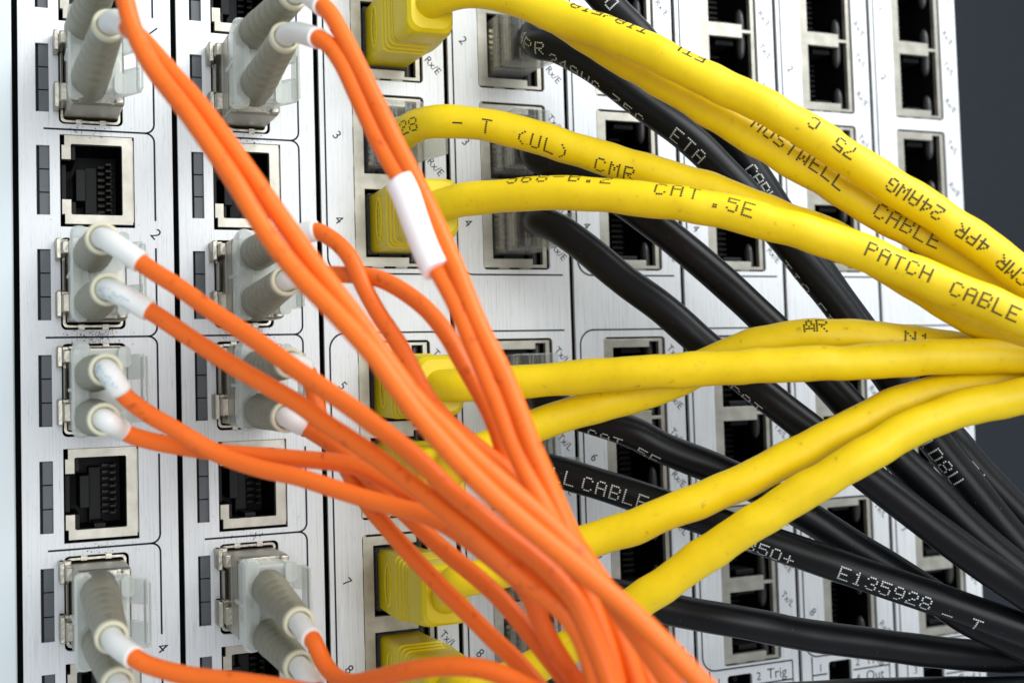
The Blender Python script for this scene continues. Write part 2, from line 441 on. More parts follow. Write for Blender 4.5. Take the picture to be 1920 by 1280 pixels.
CARD_LABEL = [
 'leftmost brushed aluminium card, edge against the pale chassis rail, with four fibre transceivers',
 'brushed aluminium card with fibre transceivers, between the leftmost and the yellow plugs',
 'aluminium card with yellow boots plugged into its double sockets, third from the left',
 'aluminium card with clear plugs of black cables in its sockets, right of the yellow plugs',
 'empty aluminium card just right of the one with the clear plugs',
 'empty aluminium card whose Trig lettering shows at the bottom edge',
 'empty aluminium card whose Out lettering shows between two black cables',
 'rightmost aluminium card, its outer edge against the dark background']
CARDS = []
for i in range(8):
    x0 = 28.0 * i
    card = tag(empty('line_card', W(x0 + 14, 160, 0)), CARD_LABEL[i], 'card', 'line cards side by side in the chassis')
    CARDS.append(card); og = Vector(card.location)
    outer = rect(x0 + GAP - (0.5 if i == 0 else 0), TOP, x0 + 28 - GAP - (0.1 if i < 7 else -.3), BOT)
    holes = []
    if i < 2:
        for T in RJ_T: holes.append(rect(x0 + 7.05, T, x0 + 20.4, T + 17.35))
        for cy in SFP_Y: holes.append(rr(x0 + 6.95, cy - 8.6, x0 + 18.45, cy + 8.6, 1.0, 4))
        for y0, y1 in LED_Y: holes.append(rect(x0 + 2.95, y0, x0 + 5.35, y1))
    else:
        for T in PAIR_T: holes.append(rr(x0 + 7.25, T, x0 + 22.85, T + 36.15, 0.9, 4))
        holes.append(rr(x0 + 7.9, 141.6, x0 + 14.6, 156.5, 0.7, 3))
    v, f = flat([outer] + holes, 0.0, 0.7, 0.06)
    mb = MB(); mb.add(v, f); mb.build('faceplate', 'brushed_aluminium', card, og, normals=False)
    leg = MB(); LW = 0.36
    if i < 2:
        for T in RJ_T: single_jack(card, x0, T)
        for cy in SFP_Y: sfp_cage(card, x0, cy)
        for y0, y1 in LED_Y: led_strip(card, x0, y0, y1)
        xr = x0 + 24.1; rad = 1.7
        lines = [-15.5, 24.2, 62.95, 101.8, 141.0]; nums = [4.4, 43.6, 82.5, 121.4]
        for a_, b2, nm, k in zip(lines, lines[1:], nums, '1234'):
            ribbon(leg, arc(xr - rad, a_ + rad, rad, -90, 0, 6) + [(xr, nm - 2.6)], LW)
            ribbon(leg, [(xr, nm + 2.6)] + arc(xr - rad, b2 - rad, rad, 0, 90, 6), LW)
            write(leg, k, xr, nm, 3.0, 50)
        for yy in lines: ribbon(leg, [(x0 + 4.3, yy), (xr - rad, yy)], LW)
        # soot specks left by fingers around the transceivers
        sp = MB()
        for cy in (62.95, 24.2, 101.8):
            for q in range(150 if cy == 62.95 else 40):
                x = x0 + rng.gauss(13.2, 2.6); y = cy + rng.gauss(0, 0.75); r0 = rng.uniform(.04, .12)
                sp.add([W(x + r0 * math.cos(a) * rng.uniform(.6, 1.6), y + r0 * math.sin(a), .02) for a in np.linspace(0, 5.2, 6)], [tuple(range(6))])
        for q in range(50):
            x = x0 + rng.uniform(1, 27); y = rng.uniform(-5, 140); r0 = rng.uniform(.03, .09)
            if 6 < x - x0 < 20: continue
            sp.add([W(x + r0 * math.cos(a), y + r0 * math.sin(a), .02) for a in np.linspace(0, 5.2, 6)], [tuple(range(6))])
        sp.build('soot_specks', 'ink', card, og)
    else:
        for T in PAIR_T: jack_pair(card, x0, T)
        xl = x0 + 1.55; rad = 3.3
        ribbon(leg, [(xl, -45), (xl, 50.8 - rad)] + arc(xl + rad, 50.8 - rad, rad, 180, 90, 8) + [(x0 + 25.8, 50.8)], LW)
        ribbon(leg, [(x0 + 25.8, 62.8)] + arc(xl + rad, 62.8 + rad, rad, 270, 180, 8) + [(xl, 140.05 - rad)] + arc(xl + rad, 140.05 - rad, rad, 180, 90, 8) + [(x0 + 25.7, 140.05)], LW)
        for n_, yy in PORT_Y.items():
            write(leg, str(n_), x0 + 3.95, yy - 0.4, 2.7, 50)
        for T in PAIR_T:
            for dy, s in ((3.9, 'Tx/L'), (14.7, 'Rx/E'), (22.6, 'Tx/L'), (32.2, 'Rx/E')):
                write(leg, s, x0 + 25.0, T + dy, 2.25, 48)
        bx0, bx1 = x0 + 3.2, x0 + 25.7
        ribbon(leg, [(bx0, 140.05), (bx0, 157.5), (bx1, 157.5), (bx1, 140.05)], LW)
        for k, (yy, s) in enumerate(((142.5, 'Trig'), (146.3, 'Out'), (150.6, 'Gnd'))):
            write(leg, str(2 * k + 1), x0 + 5.6, yy + .4, 2.6); write(leg, str(2 * k + 2), x0 + 16.3, yy + .2, 2.6); write(leg, s, x0 + 21.3, yy, 3.3)
            if k: ribbon(leg, [(bx0, yy - 1.95), (x0 + 7.4, yy - 1.95)], LW); ribbon(leg, [(x0 + 15, yy - 1.95), (bx1, yy - 1.95)], LW)
        c_ = MB(); c_.well(rr(x0 + 7.9, 141.6, x0 + 14.6, 156.5, 0.7, 3), -.6, -9); hs = c_.build('terminal_socket', 'socket_black', card, og, normals=False)
        c_ = MB()
        for yy in (143.6, 147.6, 151.6): 
            c_.box(x0 + 9.3, yy - .7, x0 + 10.5, yy + .7, -9, -4, .1); c_.box(x0 + 12, yy - .7, x0 + 13.2, yy + .7, -9, -4, .1)
        c_.build('terminal_pins', 'socket_grey', hs, og)
    leg.build('printed_legend', 'ink', card, og)

# ------------------------------------------------------------------ cables
def spline(pts, step=0.7):
    P = np.array(pts, float)
    ext = np.vstack([2 * P[0] - P[1], P, 2 * P[-1] - P[-2]])
    out = []
    for i in range(1, len(ext) - 2):
        p0, p1, p2, p3 = ext[i - 1:i + 3]
        n = max(4, int(np.linalg.norm(p2 - p1) / 0.35))
        t0 = 0; t1 = t0 + np.linalg.norm(p1 - p0) ** .5 + 1e-6; t2 = t1 + np.linalg.norm(p2 - p1) ** .5 + 1e-6; t3 = t2 + np.linalg.norm(p3 - p2) ** .5 + 1e-6
        for t in np.linspace(t1, t2, n, endpoint=False):
            a1 = (t1 - t) / (t1 - t0) * p0 + (t - t0) / (t1 - t0) * p1
            a2 = (t2 - t) / (t2 - t1) * p1 + (t - t1) / (t2 - t1) * p2
            a3 = (t3 - t) / (t3 - t2) * p2 + (t - t2) / (t3 - t2) * p3
            b1 = (t2 - t) / (t2 - t0) * a1 + (t - t0) / (t2 - t0) * a2
            b2 = (t3 - t) / (t3 - t1) * a2 + (t - t1) / (t3 - t1) * a3
            out.append((t2 - t) / (t2 - t1) * b1 + (t - t1) / (t2 - t1) * b2)
    out.append(P[-1]); Q = np.array(out)
    s = np.concatenate([[0], np.cumsum(np.linalg.norm(np.diff(Q, axis=0), axis=1))])
    n = max(8, int(s[-1] / step)); u = np.linspace(0, s[-1], n)
    Q = np.stack([np.interp(u, s, Q[:, k]) for k in range(3)], 1)
    for _ in range(3):                                  # relax kinks from tracing
        Q[1:-1] = Q[1:-1] * .5 + (Q[:-2] + Q[2:]) * .25
    return Q, u

class Cable:
    """swept jacket; frame turned to a fixed side so that print can be laid on it"""
    def __init__(self, pts, rad, lump=0.0, seed=0, step=0.7):
        self.Q, self.u = spline(pts, step)
        T = np.gradient(self.Q, axis=0); self.T = T / np.linalg.norm(T, axis=1)[:, None]
        V = np.array([CC[0], CC[1], -CC[2]])[None] - self.Q
        N = V - (V * self.T).sum(1)[:, None] * self.T
        self.N = N / np.linalg.norm(N, axis=1)[:, None]
        self.B = np.cross(self.T, self.N)
        # (x, y down, h) is left-handed against (right, up, out): keep B pointing down the picture
        sgn = np.sign((self.B[:, 1]).sum() or 1); self.B *= sgn
        self.rad = rad; self.lump = lump; self.ph = seed * 1.7
        if lump > .02:                                      # the twisted pairs inside make the jacket wander a little
            rg = random.Random(seed); f1, f2 = rg.uniform(.55, .7), rg.uniform(.9, 1.15)
            fade = np.clip((self.u - 25) / 20, 0, 1)
            wob = 0.075 * np.sin(f1 * self.u + self.ph) + 0.04 * np.sin(f2 * self.u + 3 * self.ph)
            self.Q = self.Q + (fade * wob)[:, None] * self.B
    def r(self, s, th):
        l = self.lump
        if not l: return self.rad
        k = 0.36
        return self.rad * (1 + l * (0.55 * math.cos(2 * th - k * s + self.ph) + 0.45 * math.cos(th + 0.23 * s + 2 * self.ph) + 0.5 * math.sin(0.61 * s + self.ph) ))
    def mesh(self, mb, n=20, cap=True):
        vs, fs = [], []
        for i, (q, N, B, s) in enumerate(zip(self.Q, self.N, self.B, self.u)):
            for k in range(n):
                th = 2 * math.pi * k / n; r = self.r(s, th)
                p = q + r * (math.cos(th) * N + math.sin(th) * B)
                vs.append(W(*p))
            if i:
                for k in range(n):
                    j = (k + 1) % n; fs.append(((i - 1) * n + k, (i - 1) * n + j, i * n + j, i * n + k))
        o = len(mb.v); mb.add(vs, fs, True)
        if cap:
            mb.f.append(tuple(o + k for k in range(n))); mb.sm.append(False)
            mb.f.append(tuple(o + (len(self.Q) - 1) * n + k for k in range(n))); mb.sm.append(False)
        return mb
    def proj(self):
        X = np.stack([self.Q[:, 0], self.Q[:, 1], -self.Q[:, 2]], 1) @ RC.T + TC
        return np.stack([CX + F * X[:, 0] / X[:, 2], CY + F * X[:, 1] / X[:, 2]], 1)
    def s_at(self, px, py):
        d = np.linalg.norm(self.proj() - np.array([px, py]), axis=1); return self.u[d.argmin()]
    def frame(self, s):
        f = lambda A: np.array([np.interp(s, self.u, A[:, k]) for k in range(3)])
        return f(self.Q), f(self.T), f(self.N), f(self.B)
    def dots(self, mb, text, px, py, phi=0.0, flip=False, pitch=0.36, gap=1.0, rows=None, rd=0.21, dphi=0.0, miss=0.0, vs=1.0, seed=1):
        s0 = self.s_at(px, py); sg = -1 if flip else 1
        rg = random.Random(seed)
        for ci, chx in enumerate(text):
            g = FONT.get(chx)
            if g is None: continue
            for c in range(5):
                s = s0 + sg * (ci * (5 + gap) + c) * pitch
                if s < 0 or s > self.u[-1]: continue
                q, T, N, B = self.frame(s)
                for r in range(7):
                    if rows and not (rows[0] <= r <= rows[1]): continue
                    if not (g[r] >> (4 - c)) & 1: continue
                    if rg.random() < miss: continue
                    th = R_(phi + dphi * (s - s0)) + sg * (r - 3) * pitch * vs / self.rad
                    rad = self.r(s, th) + 0.035
                    nrm = math.cos(th) * N + math.sin(th) * B; tan = -math.sin(th) * N + math.cos(th) * B
                    cpt = q + rad * nrm
                    mb.add([W(*(cpt + rd * (math.cos(a) * T * 1.05 + math.sin(a) * tan * .9))) for a in np.linspace(0, 2 * math.pi, 7)[:-1]], [tuple(range(6))])

F57 = {
 'A': '01110 10001 10001 11111 10001 10001 10001', 'B': '11110 10001 10001 11110 10001 10001 11110', 'C': '01110 10001 10000 10000 10000 10001 01110',
 'D': '11110 10001 10001 10001 10001 10001 11110', 'E': '11111 10000 10000 11110 10000 10000 11111', 'F': '11111 10000 10000 11110 10000 10000 10000',
 'G': '01110 10001 10000 10111 10001 10001 01110', 'H': '10001 10001 10001 11111 10001 10001 10001', 'I': '01110 00100 00100 00100 00100 00100 01110',
 'L': '10000 10000 10000 10000 10000 10000 11111', 'M': '10001 11011 10101 10101 10001 10001 10001', 'N': '10001 11001 10101 10011 10001 10001 10001',
 'O': '01110 10001 10001 10001 10001 10001 01110', 'P': '11110 10001 10001 11110 10000 10000 10000', 'R': '11110 10001 10001 11110 10100 10010 10001',
 'S': '01111 10000 10000 01110 00001 00001 11110', 'T': '11111 00100 00100 00100 00100 00100 00100', 'U': '10001 10001 10001 10001 10001 10001 01110',
 'V': '10001 10001 10001 10001 10001 01010 00100', 'W': '10001 10001 10001 10101 10101 11011 10001', 'Y': '10001 10001 01010 00100 00100 00100 00100',
 '0': '01110 10001 10001 10001 10001 10001 01110', '1': '00100 01100 00100 00100 00100 00100 01110', '2': '01110 10001 00001 00110 01000 10000 11111',
 '3': '01110 10001 00001 00110 00001 10001 01110', '4': '00010 00110 01010 10010 11111 00010 00010', '5': '11111 10000 11110 00001 00001 10001 01110',
 '7': '11111 00001 00010 00100 01000 01000 01000', '6': '01110 10000 10000 11110 10001 10001 01110', '8': '01110 10001 10001 01110 10001 10001 01110', '9': '01110 10001 10001 01111 00001 00010 01100',
 '-': '00000 00000 00000 11111 00000 00000 00000', '.': '00000 00000 00000 00000 00000 01100 01100', '(': '00010 00100 01000 01000 01000 00100 00010',
 ')': '01000 00100 00010 00010 00010 00100 01000', '+': '00000 00100 00100 11111 00100 00100 00000', '/': '00001 00001 00010 00100 01000 10000 10000',
 '^': '00100 01110 01010 11011 10101 11111 10001'}
FONT = {k: [int(r, 2) for r in v.split()] for k, v in F57.items()}

def path(px, prof):
    """pixel trace + camera-depth profile (keyed on running index of the trace by pixel x) -> panel points"""
    xs = [p[0] for p in prof]; ds = [p[1] for p in prof]
    return [at(p[0], p[1], p[2] if len(p) > 2 else float(np.interp(p[0], xs, ds))) for p in px]
def carry_on(pts, n=3, ln=14):
    d = pts[-1] - pts[-2]; d = d / np.linalg.norm(d)
    for k in range(n): pts.append(pts[-1] + d * ln)
    return pts

# ---- moulded yellow boot on port (card index 2)
def yellow_boot(root, x0, yc):
    og = Vector(root.location)
    xc = x0 + 15.5
    mb = MB()
    def ring(hx, hy, h, r=1.2, dx=0, dy=0, n=4): return (rr(xc - hx + dx, yc - hy + dy, xc + hx + dx, yc + hy + dy, r, n), h)
    rings = [ring(4.5, 6.1, -1.5, .9), ring(4.5, 6.1, 1.0, .9), ring(4.7, 6.3, 9.5, .9)]
    h = 9.8
    for k in range(4):                                    # grip ribs
        sh = 1 - 0.035 * k
        rings += [ring(4.75 * sh, 6.35 * sh, h, 1.3), ring(4.75 * sh, 6.35 * sh, h + .85, 1.3), ring(4.28 * sh, 5.88 * sh, h + 1.15, 1.3), ring(4.28 * sh, 5.88 * sh, h + 1.55, 1.3)]
        h += 1.75
    rings += [ring(4.5, 5.8, h, 1.5, .2), ring(4.9, 5.9, h + 1.2, 1.6, .8), ring(4.9, 5.8, h + 4.6, 1.9, 1.0), ring(4.6, 5.5, h + 6.2, 2.1, 1.0), ring(4.0, 4.9, h + 7.0, 2.2, 1.0)]
    mb.loft(rings)
    # embossed oval on the left side
    xo = xc - 4.62
    ov = []
    for k in range(24):
        a = 2 * math.pi * k / 24
        y_ = yc + 4.6 * math.sin(a); hh = 5.3 + 2.0 * math.cos(a)
        ov.append((y_, hh))
    vs = []; n = len(ov)
    for (dx, sc) in ((0.05, 1.0), (-0.28, .97), (-0.28, .84), (-0.05, .80)):
        for y_, hh in ov: vs.append(W(xo + dx, yc + (y_ - yc) * sc, 5.3 + (hh - 5.3) * sc * (1 if sc > .9 else .86)))
    fs = []
    for q in range(3):
        for k in range(n):
            j = (k + 1) % n; fs.append((q * n + k, q * n + j, (q + 1) * n + j, (q + 1) * n + k))
    mb.add(vs, fs, True)
    for k in range(5):                                     # worn raised marks inside the oval
        yy = yc - 2.6 + 1.25 * k
        mb.loft([([(xo + .05, yy), (xo - .12, yy), (xo - .12, yy + .5), (xo + .05, yy + .5)], 4.6 + .3 * (k % 2)), ([(xo + .05, yy), (xo - .12, yy), (xo - .12, yy + .6), (xo + .05, yy + .6)], 5.7)])
    b = mb.build('boot', 'yellow_boot', root, og)
    # latch cover, a rounded lobe on the right
    mb = MB(); vs = []; n = 20
    prof = [(xc + 3.9, 3.0)] + [(xc + 4.2 + 2.5 * math.sin(R_(a)) , 11.6 - 6.6 * math.cos(R_(a))) for a in np.linspace(15, 165, 14)] + [(xc + 3.9, 20.0)]
    for dy, ins in ((-5.4, .9), (-4.6, 0), (4.6, 0), (5.4, .9)):
        for x, hh in prof:
            vs.append(W(x - ins * (x > xc + 4), yc + dy, hh + (12.6 - hh) * .04 * ins))
    n = len(prof); fs = []
    for q in range(3):
        for k in range(n):
            j = (k + 1) % n; fs.append((q * n + k, q * n + j, (q + 1) * n + j, (q + 1) * n + k))
    fs.append(tuple(range(n))); fs.append(tuple(3 * n + k for k in range(n)))
    mb.add(vs, fs); mb.build('latch_cover', 'yellow_boot', b, og)
    mb = MB(); mb.box(x0 + 10.6, yc - 6.3, x0 + 19.6, yc + 6.3, -10, -1.6, .2); mb.build('plug_body', 'plug_clear', root, og)
    return h + 6.6, xc + .7

# ---- clear plug without boot
def clear_plug(root, x0, yc):
    og = Vector(root.location); xc = x0 + 15.0
    mb = MB()
    x0_, x1_ = x0 + 10.7, x0 + 19.2
    hy = 5.95
    mb.loft([(rr(x0_, yc - hy, x1_, yc + hy, .4, 2), -9), (rr(x0_, yc - hy, x1_, yc + hy, .4, 2), 4.0), (rr(x0_ + .25, yc - hy + .2, x1_, yc + hy - .2, .4, 2), 4.3),
             (rr(x0_ + .25, yc - hy + .2, x1_, yc + hy - .2, .4, 2), 6.0), (rr(x0_, yc - hy, x1_, yc + hy, .4, 2), 6.3), (rr(x0_, yc - hy, x1_, yc + hy, .4, 2), 10.2),
             (rr(x0_ + .4, yc - hy + .4, x1_ - .4, yc + hy - .4, .4, 2), 10.8)], caps=(True, True))
    for dx in (1.6, 2.3, 4.4, 5.3):
        mb.box(x0_ + dx, yc - hy + .5, x0_ + dx + .3, yc + hy - .5, 10.82, 11.3, .1)
    for hh in (1.4, 2.6, 7.4, 8.6):
        mb.loft([(rect(x0_ - .22, yc - hy + .7, x0_ - .02, yc + hy - .7), hh), (rect(x0_ - .22, yc - hy + .7, x0_ - .02, yc + hy - .7), hh + .45)])
    pb = mb.build('plug_body', 'plug_clear', root, og)
    mb = MB()
    prof = [(x1_ + .1, -4), (x1_ + 1.0, -3.0), (x1_ + 3.6, 8.6), (x1_ + 4.3, 12.0), (x1_ + 3.6, 12.0), (x1_ + 2.6, 8.6), (x1_ + .3, 0)]
    vs = []
    for dy in (-3.1, 3.1):
        for x, hh in prof: vs.append(W(x, yc + 1.6 + dy, hh))
    n = len(prof); fs = [(k, (k + 1) % n, n + (k + 1) % n, n + k) for k in range(n)] + [tuple(range(n)), tuple(n + k for k in range(n))]
    mb.add(vs, fs); mb.build('latch_tab', 'latch_clear', root, og)
    # wires and strain block inside the plug
    mb = MB()
    for k in range(8):
        yy = yc - 4.3 + k * 1.23
        mb.box(x0_ + 1.0, yy - .35, x0_ + 1.9, yy + .35, -8.6, -4)
    mb.build('contact_blades', 'blade_gold', pb, og)
    return xc

RY = 3.1
YEL = {
 'a': dict(port=2, boot=True, px=[(868, -16), (950, -6), (1043, 30), (1090, 46), (1140, 63), (1240, 106), (1320, 146), (1406, 186), (1480, 226), (1545, 266), (1620, 315), (1700, 366), (1760, 404), (1815, 440), (1890, 495), (1950, 545)],
           prof=[(868, 229), (1043, 224), (1240, 217), (1500, 212), (1950, 205)]),
 'b': dict(port=1, boot=True, px=[(900, -75), (980, -15), (1060, 42), (1124, 84), (1199, 128), (1240, 153), (1321, 200), (1396, 248), (1488, 303), (1559, 343), (1630, 388), (1700, 427), (1771, 463), (1850, 510), (1930, 560)],
           prof=[(900, 232), (1060, 231), (1240, 225), (1500, 218), (1930, 210)]),
 'c': dict(port=3, boot=False, px=[(757, 254, 243), (768, 243, 238), (790, 233, 234.5), (820, 228, 232), (870, 229), (933, 238), (1033, 266), (1100, 287), (1200, 316), (1290, 343), (1370, 370), (1452, 403), (1576, 452), (1660, 495), (1740, 545), (1820, 593), (1930, 640)],
           prof=[(870, 231), (1033, 228), (1240, 224), (1452, 219), (1600, 216), (1930, 208)]),
 'd': dict(port=4, boot=True, px=[(865, 375), (899, 371), (958, 366), (1033, 362), (1133, 366), (1240, 377), (1346, 394), (1452, 420), (1530, 442), (1600, 467), (1700, 507), (1800, 548), (1930, 602)],
           prof=[(865, 228), (1033, 221), (1240, 215), (1452, 210), (1600, 207), (1930, 199)]),
 'e': dict(port=5, boot=True, px=[(870, 722), (910, 720), (965, 717), (1033, 711), (1100, 705), (1233, 697), (1355, 689), (1480, 683), (1594, 679), (1700, 672), (1842, 667), (1940, 666)],
           prof=[(870, 227), (1033, 224), (1240, 218), (1480, 213), (1940, 208)]),
 'f': dict(port=6, boot=True, px=[(860, 857), (930, 832), (1000, 800), (1100, 766), (1190, 742), (1250, 722), (1310, 692), (1382, 657), (1470, 635), (1559, 629), (1640, 635), (1736, 645), (1824, 660), (1940, 678)],
           prof=[(860, 226), (1000, 227), (1190, 226), (1300, 225), (1480, 220), (1600, 218), (1940, 214)]),
 'g': dict(port=7, boot=True, px=[(858, 1088), (895, 1082), (960, 1065), (1090, 1018), (1177, 992), (1240, 965), (1376, 911), (1450, 874), (1550, 823), (1603, 796), (1700, 752), (1800, 728), (1940, 716)],
           prof=[(858, 222), (960, 221), (1240, 216), (1550, 213), (1940, 212)]),
 'h': dict(port=8, boot=True, px=[(868, 1282), (915, 1282), (960, 1270), (1010, 1246), (1075, 1207), (1155, 1155), (1240, 1099), (1330, 1034), (1465, 948), (1615, 857), (1700, 808), (1800, 767), (1940, 738)],
           prof=[(868, 219), (1000, 218), (1240, 212), (1465, 208), (1615, 206), (1940, 206)]),
}
YLAB = {
 'a': 'topmost yellow patch cable, its print upside down, from the ribbed boot at the top edge',
 'b': 'yellow patch cable reading STWELL CABLE, running just under the topmost yellow cable',
 'c': 'yellow patch cable with clear plug and no boot, printed 928 - T (UL) CMR',
 'd': 'yellow patch cable printed CAT.5E PATCH CABLE, boot beside the white marker sleeve',
 'e': 'plain yellow patch cable running level across the middle, plugged at socket 5',
 'f': 'yellow patch cable that passes behind the level one and humps above it',
 'g': 'yellow patch cable rising from the ribbed boot at socket 7',
 'h': 'lowest yellow patch cable, rising steeply from the boot at the bottom edge'}
CY_ = {}
for i, (k, d) in enumerate(YEL.items()):
    yc = PORT_Y[d['port']]
    root = tag(empty('yellow_patch_cord', W(56 + 15.5, yc, 0)), YLAB[k], 'network cable', 'yellow network patch cords')
    if d['boot']:
        he, xc = yellow_boot(root, 56, yc)
        st = [np.array([xc, yc, he - 3]), np.array([xc + .3, yc, he + .6])]
    else:
        xc = clear_plug(root, 56, yc); st = [np.array([xc, yc, 3.0]), np.array([xc + .1, yc, 9.0])]
    cb = Cable(carry_on(st + path(d['px'], d['prof'])), RY, 0.03, i + 1)
    CY_[k] = cb
    mb = MB(); cb.mesh(mb, 24)
    ja = mb.build('jacket', 'yellow_pvc', root, Vector(root.location))
    d['root'] = root; d['jacket'] = ja
def ytext(k, specs, name='printed_text', m='print_black'):
    mb = MB()
    for sp in specs: CY_[k].dots(mb, **sp)
    mb.build(name, m, YEL[k]['jacket'], Vector(YEL[k]['root'].location), normals=False)
ytext('a', [dict(text='CMR', px=1925, py=525, phi=5, flip=True, pitch=.35), dict(text='4PR', px=1842, py=463, phi=0, flip=True, pitch=.35), dict(text='24AWG', px=1762, py=406, phi=-4, flip=True, pitch=.36),
            dict(text='75', px=1594, py=300, phi=-20, flip=True, pitch=.36, dphi=.8), dict(text='C', px=1522, py=254, phi=-36, flip=True, pitch=.36),
            dict(text='ETL', px=1308, py=140, phi=-66, flip=True, pitch=.36, gap=1.5), dict(text='TIA/EIA', px=1205, py=92, phi=-70, flip=True, pitch=.36, gap=1.2)])
ytext('b', [dict(text='MOSTWELL', px=1403, py=252, phi=-50, pitch=.39, gap=1.35, dphi=1.75), dict(text='CABLE', px=1643, py=394, phi=-6, pitch=.40, gap=1.4), dict(text='E1', px=1888, py=534, phi=-24, pitch=.39, gap=1.4)])
ytext('c', [dict(text='928', px=767, py=244, phi=-20, pitch=.40, gap=1.0, dphi=2.2), dict(text='-', px=853, py=229, phi=4, pitch=.40), dict(text='T', px=912, py=234, phi=6, pitch=.40), dict(text='(UL)', px=975, py=248, phi=14, pitch=.40, gap=1.9, dphi=.6),
            dict(text='CMR', px=1124, py=293, phi=28, pitch=.40, gap=1.9)])
ytext('d', [dict(text='568-B.2', px=958, py=366, phi=-66, pitch=.40, gap=2.1), dict(text='CAT', px=1232, py=376, phi=-46, pitch=.41, gap=2.0), dict(text='.5E', px=1338, py=392, phi=-32, pitch=.41, gap=1.6, dphi=1.2),
            dict(text='PATCH', px=1622, py=474, phi=-17, pitch=.37, gap=1.4, dphi=.3), dict(text='CABLE', px=1782, py=541, phi=-5, pitch=.37, gap=1.4)])
ytext('f', [dict(text='^R', px=1512, py=632, phi=-38, pitch=.40, gap=.2), dict(text='N1.', px=1688, py=640, phi=-14, pitch=.40, gap=1.2, dphi=1.4)])

BLK = {
 'p': dict(port=1, px=[(1045, -70), (1100, -35), (1150, 18), (1197, 66), (1223, 96), (1300, 180), (1360, 252), (1412, 322), (1462, 400), (1532, 500), (1605, 602), (1690, 712), (1790, 828), (1850, 897), (1940, 990)],
           prof=[(1045, 250), (1150, 249), (1300, 247), (1460, 247), (1600, 246), (1700, 244), (1800, 240), (1940, 236)]),
 'q': dict(port=2, px=[(1012, 84, 248), (1040, 88), (1103, 120), (1150, 152), (1205, 195), (1293, 260), (1370, 335), (1449, 422), (1510, 497), (1573, 575), (1620, 640), (1665, 705), (1755, 829), (1820, 910), (1880, 985), (1950, 1065)],
           prof=[(1040, 246), (1100, 243), (1293, 239), (1570, 238), (1755, 235), (1950, 231)]),
 'r': dict(port=3, px=[(1010, 297, 247), (1050, 308), (1110, 337), (1180, 386), (1254, 441), (1354, 526), (1441, 607), (1510, 675), (1548, 714), (1600, 770), (1690, 862), (1750, 920), (1830, 1000), (1940, 1092)],
           prof=[(1050, 246), (1110, 244), (1254, 239), (1441, 236), (1690, 232), (1940, 226)]),
 's': dict(port=4, px=[(1014, 416, 247), (1045, 428), (1095, 463), (1170, 525), (1240, 576), (1320, 646), (1416, 725), (1520, 807), (1590, 862), (1625, 891), (1765, 1000), (1850, 1062), (1940, 1122)],
           prof=[(1045, 244), (1095, 242), (1240, 237), (1416, 233), (1625, 228), (1850, 222)]),
 't': dict(port=5, px=[(1025, 755, 244), (1060, 770), (1120, 788), (1190, 812), (1240, 838), (1340, 878), (1420, 915), (1510, 965), (1600, 1023), (1690, 1077), (1735, 1106), (1820, 1163), (1930, 1212)],
           prof=[(1060, 242), (1190, 239), (1340, 238), (1510, 237), (1690, 237), (1930, 235)]),
 'u': dict(port=6, px=[(1000, 872, 243), (1035, 881), (1140, 912), (1230, 942), (1345, 981), (1430, 1011), (1590, 1066), (1755, 1122), (1840, 1152), (1940, 1188)],
           prof=[(1035, 242), (1140, 239), (1345, 234), (1590, 230), (1840, 227), (1940, 226)]),
 'v': dict(port=7, px=[(1005, 1104, 241), (1080, 1105), (1180, 1120), (1260, 1142), (1400, 1168), (1510, 1189), (1640, 1207), (1760, 1222), (1860, 1230), (1940, 1231)],
           prof=[(1080, 240), (1180, 237), (1400, 234), (1760, 240), (1940, 244)]),
 'w': dict(port=8, px=[(1000, 1290, 240), (1060, 1310), (1180, 1318), (1300, 1314), (1483, 1309), (1600, 1302), (1720, 1299), (1940, 1297)],
           prof=[(1060, 240), (1300, 238), (1940, 240)]),
}
BLAB = {
 'p': 'black patch cable entering at the top edge, then steeply down behind the yellow cables',
 'q': 'black patch cable from clear plug at socket 2, print 4PR 24AWG along its lower side',
 'r': 'black patch cable from clear plug at socket 3, starting behind two yellow cables',
 's': 'black patch cable bending out of the fully visible clear plug at socket 4',
 't': 'black patch cable from the clear plug at socket 5, just under the level yellow cable',
 'u': 'black patch cable with white print LL CABLE and E135928',
 'v': 'black patch cable crossing the lower right corner just above the Trig and Out lettering',
 'w': 'black patch cable lowest of all, skimming the bottom edge of the picture'}
CB = {}
for i, (k, d) in enumerate(BLK.items()):
    yc = PORT_Y[d['port']]
    root = tag(empty('black_patch_cord', W(84 + 15, yc, 0)), BLAB[k], 'network cable', 'black network patch cords')
    xc = clear_plug(root, 84, yc)
    st = [np.array([xc + .3, yc, 2.5]), np.array([xc + .6, yc, 8.5])]
    cb = Cable(carry_on(st + path(d['px'], d['prof'])), 3.1, 0.012, i + 20)
    CB[k] = cb
    mb = MB(); cb.mesh(mb, 24)
    d['jacket'] = mb.build('jacket', 'black_pvc', root, Vector(root.location)); d['root'] = root
def btext(k, specs):
    mb = MB()
    for sp in specs: CB[k].dots(mb, rd=0.185, **sp)
    mb.build('printed_text', 'print_white', BLK[k]['jacket'], Vector(BLK[k]['root'].location), normals=False)
btext('p', [dict(text='D', px=1150, py=18, phi=-12, flip=True, pitch=.40), dict(text='HUM', px=1232, py=108, phi=5, flip=True, pitch=.40), dict(text='CABLE', px=1404, py=312, phi=2, pitch=.38, gap=.8), dict(text='E1', px=1820, py=862, phi=20, pitch=.40)])
